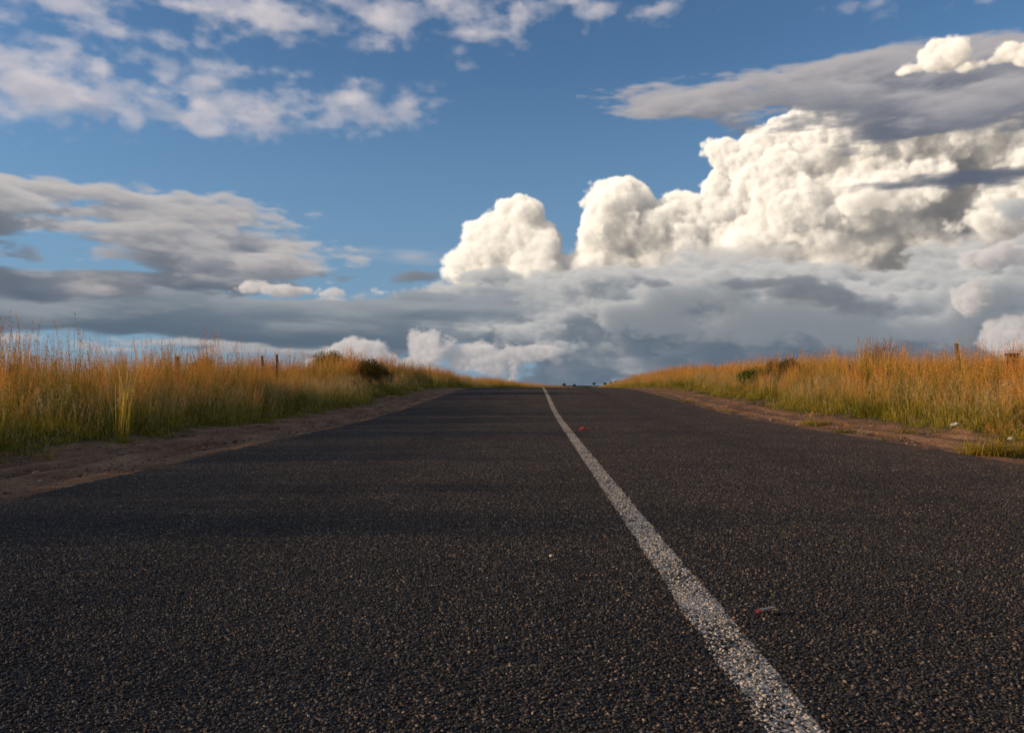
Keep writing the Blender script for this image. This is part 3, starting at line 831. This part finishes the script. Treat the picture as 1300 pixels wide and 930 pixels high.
def tall_clump(seed, green=False, rad=.12, n=22):
    random.seed(seed); G = GM()
    for i in range(n):
        r = rad * math.sqrt(random.random()); a = random.uniform(0, 6.28)
        q = random.random(); H = random.uniform(.55, .85) if q < .45 else (random.uniform(.8, 1.05) if q < .84 else random.uniform(1.05, 1.38))
        stem(G, r * math.cos(a), r * math.sin(a), H, random.uniform(.02, .16), random.random(), random.uniform(.7, 1.2) * (1.5 if H > 1.05 else 1))
    for i in range(42 if not green else 75):
        r = rad * math.sqrt(random.random()); a = random.uniform(0, 6.28)
        leaf(G, r * math.cos(a), r * math.sin(a), random.uniform(.25, .95 if green else .8), random.uniform(.15, .8), random.uniform(.004, .008), random.random(), 2 if random.random() < (.9 if green else .6) else 3)
    return G.obj("tall", [m_stem, m_head, m_leaf, m_dry])
def short_clump(seed, H=.3, n=50, rad=.14, dry=.3, fluff=6):
    random.seed(seed); G = GM()
    for i in range(n):
        r = rad * math.sqrt(random.random()); a = random.uniform(0, 6.28)
        leaf(G, r * math.cos(a), r * math.sin(a), H * random.uniform(.4, 1.1), random.uniform(.2, 1.0), random.uniform(.003, .006), random.random(), 3 if random.random() < dry else 2)
    for i in range(fluff):
        r = rad * math.sqrt(random.random()); a = random.uniform(0, 6.28)
        stem(G, r * math.cos(a), r * math.sin(a), H * random.uniform(1.0, 1.6), .15, random.random(), .6, .002, 0, 4, .25)
    return G.obj("short", [m_stem, m_head, m_leaf, m_dry, m_sfluff])

tall_src = source_collection("tall_grass_source", [tall_clump(200 + i) for i in range(7)] + [tall_clump(220 + i, True, .12, 12) for i in range(3)])
short_src = source_collection("short_grass_source", [short_clump(300 + i, .24, 45, .15, .45, 4) for i in range(4)] + [short_clump(310 + i, .42, 55, .15, .5, 8) for i in range(3)])
random.seed(5)

def strip_points(side, bands, src_n, fn):
    pts = []; rots = []; scl = []; idx = []
    for (t0, t1, y0, y1, dens) in bands:
        n = int((t1 - t0) * (y1 - y0) * dens)
        t = rng.uniform(t0, t1, n) * side; y = rng.uniform(y0, y1, n)
        x = t + road_cx(y)
        keep, k, s_ = fn(x, y, np.abs(t), n)
        z = ground_z(x, y) - .02
        gu = np.array([fnoise(x, y, 301, .5, 2), fnoise(x, y, 302, .5, 2)]) * .45
        for i in np.nonzero(keep)[0]:
            pts.append((x[i], y[i], z[i])); rots.append((rng.normal(0, .06) + gu[0][i], rng.normal(.05, .06) + gu[1][i], rng.uniform(0, 6.283)))
            scl.append((s_[i] * rng.uniform(.9, 1.15),) * 2 + (s_[i],)); idx.append(k[i])
    return pts, rots, scl, idx

def tall_fn(side):
    def fn(x, y, t, n):
        edge = (5.95 if side < 0 else 6.15) + fnoise(x * 0, y, 91 + side, .55, 3) * .9
        gap = fnoise(x, y, 95 + side, .7, 3)
        keep = (t > edge) & (gap > -.20)
        band = fnoise(x * 0, y + t * .07, 77 + side, .75, 4)      # stands and openings that run through the whole verge
        if side < 0: keep &= rng.random(n) < np.clip(.70 + band * 4.0, .12, 1.0)
        g = fnoise(x, y, 97 + side, .22, 3)
        green = g > (.06 if side < 0 else .055)
        k = np.where(green, 7 + rng.integers(0, 3, n), rng.integers(0, 7, n))
        s_ = rng.uniform(.80, 1.06, n) * (1 + fnoise(x, y, 99 + side, .45, 3) * 1.0 + fnoise(x, y, 199 + side, 2.2, 1) * .5) * np.clip(.62 + (t - edge) * .55, .62, 1)
        if side < 0: s_ = s_ * np.clip(1.04 + band * .9, .7, 1.25)
        if side < 0: s_ = s_ * np.interp(y, [0, 9, 16, 40], [.90, .95, .95, 1.0])
        else: s_ = s_ * np.interp(y, [0, 12, 22, 45, 80, 120], [1.0, 1.0, 1.0, .9, .8, .5])
        return keep, k, s_
    return fn
def tall_bands(): return [(5.6, 7.5, -4, 34, 15), (7.5, 11, -6, 34, 8), (11, 16, -6, 34, 3.5), (5.6, 10, 34, 70, 12), (10, 16, 34, 70, 5), (16, 26, -8, 70, 1.5), (5.6, 14, 70, 150, 4), (26, 70, -10, 150, .35), (14, 26, 70, 150, 1), (5.8, 14, 150, 330, 1.8)]
for side in (-1, 1):
    p_, r_, s_, i_ = strip_points(side, tall_bands(), 10, tall_fn(side))
    o = scatter("tall_grass", p_, r_, s_, i_, tall_src)
    tag(o, "waist high golden orange seeding grass on the %s" % ("left verge, its road side in shadow" if side < 0 else "right bank, sunlit down to its base"), "grass", kind='stuff')
    def sfn(x, y, t, n, side=side):
        edge = (5.3 if side < 0 else 5.45) + fnoise(x * 0, y, 101 + side, .8, 3) * 1.5
        d = fnoise(x, y, 105 + side, 1.1, 3)
        thin = np.clip((t - edge) / .5, 0, 1)
        keep = (t > edge) & (rng.random(n) < (.35 + .65 * thin)) & (d > -.28)
        k = np.where(rng.random(n) < np.clip((t - edge - .1) * 1.2, 0, .75), 4 + rng.integers(0, 3, n), rng.integers(0, 4, n))
        s_ = rng.uniform(.55, 1.1, n) * np.clip(.5 + (t - edge) * .7, .5, 1.1)
        return keep, k, s_
    p_, r_, s_, i_ = strip_points(side, [(4.7, 7.4, 0, 34, 34), (4.8, 7.4, 34, 80, 12)], 7, sfn)
    o = scatter("short_grass", p_, r_, s_, i_, short_src)
    tag(o, "short mixed green grass along the foot of the %s tall grass" % ("left" if side < 0 else "right"), "grass", kind='stuff')
# ------------------------------------------------------------------ single plants
def at(px, y):
    """x of the photograph column px at distance y along the road"""
    return (px - 676.0) / F * y

def leaf_mat(name, c1, c2, trans=.3):
    m_, N, out = new_mat(name)
    tn = N.node('ShaderNodeAttribute', attribute_name='tone').outputs['Fac']
    c = N.ramp(tn, [(0, c1), (1, c2)])
    df = N.node('ShaderNodeBsdfDiffuse'); N.put(df.inputs[0], c)
    tl = N.node('ShaderNodeBsdfTranslucent'); N.put(tl.inputs[0], c)
    mx = N.node('ShaderNodeMixShader'); N.put(mx.inputs[0], trans)
    N.l.new(df.outputs[0], mx.inputs[1]); N.l.new(tl.outputs[0], mx.inputs[2]); N.l.new(mx.outputs[0], out.inputs[0])
    return m_
m_bushleaf = leaf_mat("bush_leaf", (.04, .075, .014), (.14, .18, .035))
m_weedleaf = leaf_mat("brown_weed_leaf", (.06, .06, .015), (.26, .16, .05))
m_treeleaf = leaf_mat("far_tree_leaf", (.012, .022, .012), (.03, .045, .022), .15)
m_bark, N, out = new_mat("bark")
principled(N, out, N.ramp(N.noise(geo_pos(N), 20, 4, .6), [(.3, (.05, .035, .025)), (.7, (.14, .10, .075))]), .9, .1)

def tube_mesh(G, p0, p1, r0, r1, seg=6):
    p0 = np.array(p0, float); p1 = np.array(p1, float); d = p1 - p0; d /= np.linalg.norm(d)
    u = np.cross(d, (0.3, 0.9, 0.2)); u /= np.linalg.norm(u); w = np.cross(d, u)
    n0 = len(G[0])
    for p, r in ((p0, r0), (p1, r1)):
        for k in range(seg):
            a = 2 * math.pi * k / seg
            G[0].append(p + (u * math.cos(a) + w * math.sin(a)) * r)
    for k in range(seg):
        a, b = n0 + k, n0 + (k + 1) % seg
        G[1].append((a, b, b + seg, a + seg))
    G[1].append(tuple(n0 + seg + k for k in range(seg)))
    G[1].append(tuple(n0 + seg - 1 - k for k in range(seg)))

def bush(name, x, y, w, h, seed, lm, label, cat, leafsize=.035, n=2600, group=None, stems=7, upright=.0, crown='crown', trunk='stem', dz=0):
    random.seed(seed)
    z0 = float(ground_z(x, y)) - .03 + dz
    root = bpy.data.objects.new(name, None); C.objects.link(root); root.location = (x, y, z0)
    tag(root, label, cat, group)
    G = ([], []); tips = []
    for i in range(stems):
        a = random.uniform(0, 6.28); r = w * .33 * math.sqrt(random.random())
        m1 = np.array([r * .4 * math.cos(a), r * .4 * math.sin(a), h * .4]); m2 = np.array([r * math.cos(a), r * math.sin(a), h * random.uniform(.6, .9)])
        tube_mesh(G, (random.gauss(0, .03 * w), random.gauss(0, .03 * w), 0), m1, .02 * h, .013 * h); tube_mesh(G, m1, m2, .013 * h, .004 * h)
        tips += [m1, m2, (m1 + m2) / 2]
    link(trunk, mesh(trunk, *G), m_bark, root)
    V = []; Fc = []; tn = []
    lobes = []
    for i in range(18):
        a = random.uniform(0, 6.28); e = random.uniform(-.25, 1.0)
        rr = random.uniform(.45, .95)
        lobes.append((np.array([math.cos(a) * rr * w * .36 * math.sqrt(max(0, 1 - max(0, e) ** 2 * .8)), math.sin(a) * rr * w * .36, h * (.52 + .34 * e * rr)]), random.uniform(.13, .24) * w))
    for i in range(n):
        c_, r_ = random.choice(lobes)
        d = np.array([random.gauss(0, 1) for _ in range(3)]); d /= np.linalg.norm(d)
        p = c_ + d * r_ * random.uniform(.55, 1.12) * np.array([1, 1, h / w * 1.0 if h > w else 1])
        if p[2] < .02: continue
        t1 = np.array([random.gauss(0, 1), random.gauss(0, 1), random.gauss(0, .6) + upright]); t1 /= np.linalg.norm(t1)
        t2 = np.cross(t1, d + .01); t2 /= np.linalg.norm(t2) + 1e-6
        L = leafsize * random.uniform(.6, 1.4)
        n0 = len(V)
        V += [p, p + t1 * L * .5 + t2 * L * .3, p + t1 * L, p + t1 * L * .5 - t2 * L * .3]
        Fc.append((n0, n0 + 1, n0 + 2, n0 + 3)); tn += [random.random()] * 4
    me = mesh(crown, V, Fc)
    at_ = me.attributes.new('tone', 'FLOAT', 'POINT'); at_.data.foreach_set('value', np.array(tn, f32))
    link(crown, me, lm, root)
    return root

bush("bush", at(415, 40), 40, 2.3, 1.75, 21, m_bushleaf, "rounded dark green bush rising above the left grass against the white cloud", "bush", .065, 11000)
bush("tall_weed", at(466, 29), 29, 1.35, 1.3, 22, m_weedleaf, "brownish green leafy weed standing in the left grass, right of the round bush", "weed", .045, 6500, upright=.8)
bush("tall_weed", at(484, 30), 30, .9, 1.1, 29, m_weedleaf, "smaller brown weed touching the right side of the taller leafy weed", "weed", .04, 4500, upright=.8)
bush("bush", at(246, 60), 60, 2.6, 2.25, 23, m_weedleaf, "low brown domed bush just showing over the left grass beside the fence posts", "bush", .09, 5000)
bush("bush", at(955, 27), 27, 1.35, .95, 24, m_bushleaf, "dark green shrub half buried in the sunlit grass of the right bank", "shrub", .045, 6500)
bush("bush", at(992, 29), 29, 1.6, 1.15, 25, m_weedleaf, "olive coloured shrub on top of the right bank next to the dark green one", "shrub", .045, 5500, upright=.6)
for i, (px, y, w, hh) in enumerate([(338, 150, 4.5, 3.9), (356, 158, 5, 4.2), (374, 150, 4.5, 3.9), (392, 140, 4.5, 3.3)]):
    bush("tree", at(px, y), y, w, hh, 40 + i, m_treeleaf, ["dark distant tree seen over the left grass between the two near fence posts", "broad dark distant tree just right of the second fence post",
         "dark distant tree in the middle of the gap between posts and green bush", "lowest dark distant tree, close to the left of the round green bush"][i], "tree", .22, 1400, group="dark trees behind the left grass", trunk='trunk', stems=5)
fl_ = ["tiny solitary dark tree on the skyline where the left grass ends", "smallest dark tree on the horizon straight beyond the road", "small rounded dark tree on the horizon left of the tree clump",
       "left end tree of the dark clump on the far ridge", "second tree in the dark clump on the far ridge", "tallest tree in the dark clump on the far ridge", "right end tree of the dark clump on the far ridge",
       "dark horizon tree just behind the start of the right grass", "farthest right dark horizon tree peeping over the right grass"]
for i, (px, w, hh) in enumerate([(716, 8, 9.0), (729, 6, 6.0), (754, 8, 7), (768, 9, 7.5), (775, 10, 8), (782, 10, 9.5), (789, 9, 8), (799, 8, 8), (810, 9, 8.5)]):
    y = 1480 + (i % 3) * 25
    bush("tree", at(px, y), y, w, hh, 60 + i, m_treeleaf, fl_[i], "tree", .9, 500, group="trees on the far ridge", trunk='trunk', stems=4)

def plant_from(G, name, x, y, label, cat, mats, group=None, rot=0.0, s=1.0, part_names=None):
    o = G.obj(name, mats)
    C.objects.link(o); o.location = (x, y, float(ground_z(x, y)) - .01); o.rotation_euler = (0, 0, rot); o.scale = (s, s, s)
    tag(o, label, cat, group)
    return o

def tuft(seed, w, h, n, dry):
    random.seed(seed); G = GM()
    for i in range(n):
        r = w * .5 * random.random() ** .8; a = random.uniform(0, 6.28)
        leaf(G, r * math.cos(a), r * .6 * math.sin(a), h * random.uniform(.4, 1.15), random.uniform(.4, 1.4), random.uniform(.004, .007), random.random(), 3 if random.random() < dry else 2)
    for i in range(int(n * .03)):
        r = w * .4 * random.random(); a = random.uniform(0, 6.28)
        stem(G, r * math.cos(a), r * math.sin(a), h * random.uniform(1.1, 1.7), .3, random.random(), .6, .0025, 0, 1, .3)
    return G
MS = [m_stem, m_head, m_leaf, m_dry, m_sfluff]
T_ = [(1252, 8.35, .70, .25, 800, .97, "largest yellow green grass tuft growing at the right edge of the asphalt"),
      (1022, 14.6, .34, .16, 170, .7, "yellow tuft on the right shoulder, left one of a pair"),
      (1038, 14.2, .42, .17, 220, .75, "yellow tuft on the right shoulder, right one of a pair"),
      (1067, 12.2, .40, .09, 200, .1, "low flat green tuft at the edge of the asphalt beside the yellow pair"),
      (1112, 10.5, .30, .07, 110, .2, "small flat green tuft on the asphalt edge, nearest to the largest tuft"),
      (1142, 12.0, .34, .16, 120, .9, "dry straw coloured tuft in the dirt below the right grass"),
      (872, 24.0, .50, .14, 120, .7, "distant yellow tuft low beside the far right road edge"),
      (838, 30.0, .50, .15, 120, .6, "farthest little yellow tuft on the right shoulder near the crest"),
      (918, 19.5, .45, .12, 140, .8, "thin dry tuft on the right shoulder midway to the crest")]
for i, (px, y, w, h, n, dry, lab) in enumerate(T_):
    plant_from(tuft(500 + i, w, h, n, dry), "grass_tuft", at(px, y), y, lab, "grass tuft", MS, "tufts on the right shoulder")
# tall green clump with rusty heads on the right bank
random.seed(77); G = GM()
for i in range(90):
    r = .36 * math.sqrt(random.random()); a = random.uniform(0, 6.28)
    stem(G, r * math.cos(a), r * math.sin(a), random.uniform(1.15, 1.62), .07, random.random(), 3.2, .007, 0, 5, .24)
for i in range(260):
    r = .36 * math.sqrt(random.random()); a = random.uniform(0, 6.28)
    leaf(G, r * math.cos(a), r * math.sin(a), random.uniform(.7, 1.35), random.uniform(.1, .4), .014, random.random(), 2)
plant_from(G, "reed_clump", at(1104, 19), 19, "tall green clump with rusty brown seed heads, highest plant on the right bank", "reed clump", MS + [m_rust])
random.seed(78); G = GM()
for i in range(60):
    r = .22 * math.sqrt(random.random()); a = random.uniform(0, 6.28)
    stem(G, r * math.cos(a), r * math.sin(a), random.uniform(.3, .75), .55, random.random(), .8, .003, 0, 4, .5)
plant_from(G, "dry_weed", at(1246, 11.2), 11.2, "pale spreading dry weed at the foot of the right grass above the largest tuft", "weed", MS)
random.seed(79); G = GM()
for i in range(30):
    r = .10 * math.sqrt(random.random()); a = random.uniform(0, 6.28)
    stem(G, r * math.cos(a), r * math.sin(a), random.uniform(.7, 1.05), .10, random.random(), 1.0, .006, 3, 4, .5)
plant_from(G, "dry_grass_bunch", at(150, 9.6), 9.6, "pale straw bunch standing out in front of the dark left grass", "grass bunch", MS)

# ------------------------------------------------------------------ fences
m_post, N, out = new_mat("weathered_wood")
P = geo_pos(N)
principled(N, out, N.ramp(N.noise(N.v('MULTIPLY', P, (40, 40, 4)), 1, 5, .6), [(.3, (.05, .035, .025)), (.7, (.17, .12, .085))]), .9, .1, bump(N, N.noise(N.v('MULTIPLY', P, (60, 60, 5)), 1, 4, .6), .006))
m_wire, N, out = new_mat("rusty_wire")
b = principled(N, out, (.16, .09, .06), .6, .4); b.inputs['Metallic'].default_value = .6
def post_mesh(h, r, seed):
    random.seed(seed)
    rings = 9; seg = 10; V = []; Fc = []
    for k in range(rings):
        u = k / (rings - 1); z = -.3 + (h + .3) * u
        for j in range(seg):
            a = 2 * math.pi * j / seg
            rr = r * (1 + .10 * math.sin(a * 2 + seed + u * 2) + random.uniform(-.05, .05)) * (1 - .12 * u) * (.86 if k == rings - 1 else 1)
            V.append((math.cos(a) * rr + .03 * math.sin(u * 2 + seed) , math.sin(a) * rr, z))
    for k in range(rings - 1):
        for j in range(seg):
            a = k * seg + j; b_ = k * seg + (j + 1) % seg
            Fc.append((a, b_, b_ + seg, a + seg))
    Fc.append(tuple((rings - 1) * seg + j for j in range(seg)))
    return mesh("post", V, Fc)
def fence(x0, ys, heights, label, seed):
    root = bpy.data.objects.new("wire_fence", None); C.objects.link(root)
    tag(root, label, "fence")
    root.location = (x0, ys[0], float(ground_z(x0, ys[0])))
    tops = []
    for i, (y, h) in enumerate(zip(ys, heights)):
        z = float(ground_z(x0, y))
        o = link("post", post_mesh(h, (.052 if x0 < 0 else .036) + .012 * ((i * 7) % 3) / 2, seed + i), m_post, root)
        o.location = (0, y - ys[0], z - root.location.z)
        o.rotation_euler = (random.gauss(0, .02), random.gauss(0, .03), 0)
        tops.append(np.array([0, y - ys[0], z - root.location.z]))
    for wh in (.25, .5, .75, .98):
        Gw = ([], [])
        for a, b_ in zip(tops[:-1], tops[1:]):
            pts = [a + (b_ - a) * u + np.array([.055, 0, wh - .03 * 4 * u * (1 - u)]) for u in np.linspace(0, 1, 5)]
            for p, q in zip(pts[:-1], pts[1:]): tube_mesh(Gw, p, q, .0022, .0022, 4)
        link("wire", mesh("wire", *Gw), m_wire, root)
    return root
fence(-8.95, [7.2, 13.6, 20.0, 26.4, 28.1, 32.8, 39.2, 45.6, 52, 58.4, 64.8, 71], [.8, .85, 1.16, 1.20, 1.24, .9, .9, .9, 1.0, 1.0, 1.0, 1.0], "wire fence on dark wooden posts whose tops show above the left grass", 5)
fence(9.5, [5.4, 11.7, 18.0, 24.3, 30.6, 36.9, 43.2, 49.5, 56], [.8, .8, 1.19, .75, .8, .75, .75, .75, .75], "wire fence in the right grass with a single post top rising above it", 50)
# squat square post
m_brick, N, out = new_mat("dark_red_paint")
principled(N, out, N.ramp(N.noise(geo_pos(N), 14, 5, .6), [(.35, (.07, .022, .015)), (.7, (.15, .05, .035))]), .8, .2)
bm = bmesh.new(); bmesh.ops.create_cube(bm, size=1)
for v in bm.verts: v.co = Vector((v.co.x * .17, v.co.y * .17, (v.co.z + .5) * .87))
bmesh.ops.bevel(bm, geom=[e for e in bm.edges], offset=.012, segments=2, affect='EDGES')
r2 = bmesh.ops.create_cube(bm, size=1)
for v in r2['verts']: v.co = Vector((v.co.x * .21, v.co.y * .21, .87 + (v.co.z + .5) * .05))
me = bpy.data.meshes.new("square_post"); bm.to_mesh(me); bm.free()
o = link("square_post", me, m_brick); o.location = (at(1276, 17.5), 17.5, float(ground_z(at(1276, 17.5), 17.5)) - .02)
tag(o, "squat dark red square post peeping over the right grass near the picture's edge", "post")

# ------------------------------------------------------------------ litter and stones
def plain(name, c, rough=.5, spec=.4):
    m_, N, out = new_mat(name)
    principled(N, out, N.mix(N.noise(geo_pos(N), 60, 3, .6), tuple(k * .7 for k in c), c), rough, spec)
    return m_
m_red = plain("red_plastic", (.55, .02, .025), .4, .4); m_dred = plain("dusty_red_plastic", (.22, .02, .02), .6, .2); m_white = plain("white_paper", (.72, .70, .68), .7, .2); m_grey = plain("clear_grey_plastic", (.09, .085, .085), .25, .6)
def crumple(name, w, d, h, seed, mat, nx=12, ny=7):
    r = np.random.default_rng(seed)
    xs = np.linspace(-w / 2, w / 2, nx); ys_ = np.linspace(-d / 2, d / 2, ny)
    V = np.zeros((ny, nx, 3))
    for j, y in enumerate(ys_):
        for i, x in enumerate(xs):
            e = 1 - abs(2 * x / w) ** 3
            V[j, i] = (x + r.normal(0, w * .02), y + r.normal(0, d * .05), h * (.15 + .85 * r.random()) * e * (1 - (2 * y / d) ** 2 * .6) + .003)
    me = grid_mesh(name, V)
    me.polygons.foreach_set('use_smooth', [False] * len(me.polygons))
    o = link(name, me, mat)
    sm = o.modifiers.new("solid", 'SOLIDIFY'); sm.thickness = .0012
    return o
def rest(o, x, y, rz=0, dz=.002):
    t = x - float(road_cx(y))
    z = float(road_surface_z(x, y)) if EDGE_L < t < EDGE_R else float(ground_z(x, y))
    o.location = (x, y, z + dz); o.rotation_euler = (0, 0, rz)
o = crumple("wrapper", .135, .07, .045, 3, m_red); rest(o, at(741, 11.8), 11.8, .1, .004); tag(o, "crumpled bright red wrapper lying on the asphalt right of the white line", "litter")
o = crumple("paper_scrap", .15, .10, .06, 4, m_white); rest(o, at(1205, 12.2), 12.2, .2, .02); tag(o, "white paper scrap lying at the foot of the right grass", "litter")
o = crumple("paper_scrap", .07, .06, .04, 5, m_white); rest(o, at(1273, 10.1), 10.1, .5, .02); tag(o, "smaller white scrap lying above the largest tuft on the right", "litter")
# broken lens: low curved shell of clear plastic with a red piece at each end
root = bpy.data.objects.new("broken_lens", None); C.objects.link(root)
def shell(name, a0, a1, r, w, mat, parent):
    V = []
    for a in np.linspace(a0, a1, 12):
        V.append([(r * math.sin(a), yv, r * math.cos(a) - r * math.cos(.62) + .004 + .002 * math.sin(a * 9)) for yv in np.linspace(-w / 2, w / 2, 4)])
    me = grid_mesh(name, np.array(V)); o = link(name, me, mat, parent)
    s_ = o.modifiers.new("solid", 'SOLIDIFY'); s_.thickness = .0015; return o
shell("lens_shell", -.44, .50, .07, .022, m_grey, root)
shell("red_rim", -.62, -.45, .07, .022, m_dred, root); shell("red_rim", .51, .60, .07, .018, m_dred, root)
rest(root, .70, 2.40, .05, .003); tag(root, "small broken plastic lens with red ends lying near the white line", "litter")
bm = bmesh.new(); bmesh.ops.create_icosphere(bm, subdivisions=2, radius=.009)
for v in bm.verts: v.co += Vector((random.uniform(-1, 1), random.uniform(-1, 1), random.uniform(-1, 1))) * .0012; v.co.z *= .7
me = bpy.data.meshes.new("pebble"); bm.to_mesh(me); bm.free()
o = link("pebble", me, plain("pale_stone", (.62, .48, .34), .6)); rest(o, at(700, 3.17), 3.17, 0, .007); tag(o, "lone pale tan pebble on the dark asphalt left of the white line", "pebble")
# stones on the dirt shoulders
random.seed(9)
stones = []
for k in range(4):
    bm = bmesh.new(); bmesh.ops.create_icosphere(bm, subdivisions=2, radius=1)
    for v in bm.verts:
        v.co *= 1 + random.uniform(-.12, .12); v.co.z *= .6; v.co.x *= 1.2
    me = bpy.data.meshes.new("stone"); bm.to_mesh(me); bm.free()
    mm, N, out = new_mat("shoulder_stone")
    on = N.node('ShaderNodeObjectInfo').outputs['Random']
    principled(N, out, N.ramp(on, [(0, (.09, .06, .045)), (.5, (.18, .125, .09)), (1, (.36, .28, .21))]), .85, .15)
    me.materials.append(mm); stones.append(bpy.data.objects.new("stone", me))
sc_col = source_collection("stone_source", stones)
n = 16000
sd_ = rng.random(n) < .6
t = np.where(sd_, rng.uniform(-5.9, -3.6, n), rng.uniform(3.7, 6.3, n)); y = rng.uniform(1, 6.5, n) ** 2 * .9 + .5
x = t + road_cx(y); z = ground_z(x, y)
s_ = np.abs(rng.normal(0, 1, n)) ** 1.6 * .0045 + .003
pts = np.stack([x, y, z - s_ * .1], -1)
o = scatter("gravel", pts, rng.uniform(-.3, .3, (n, 3)) * [1, 1, 10], np.stack([s_] * 3, -1), rng.integers(0, 4, n), sc_col)
tag(o, "loose brown gravel scattered over both dirt shoulders", "gravel", kind='stuff')
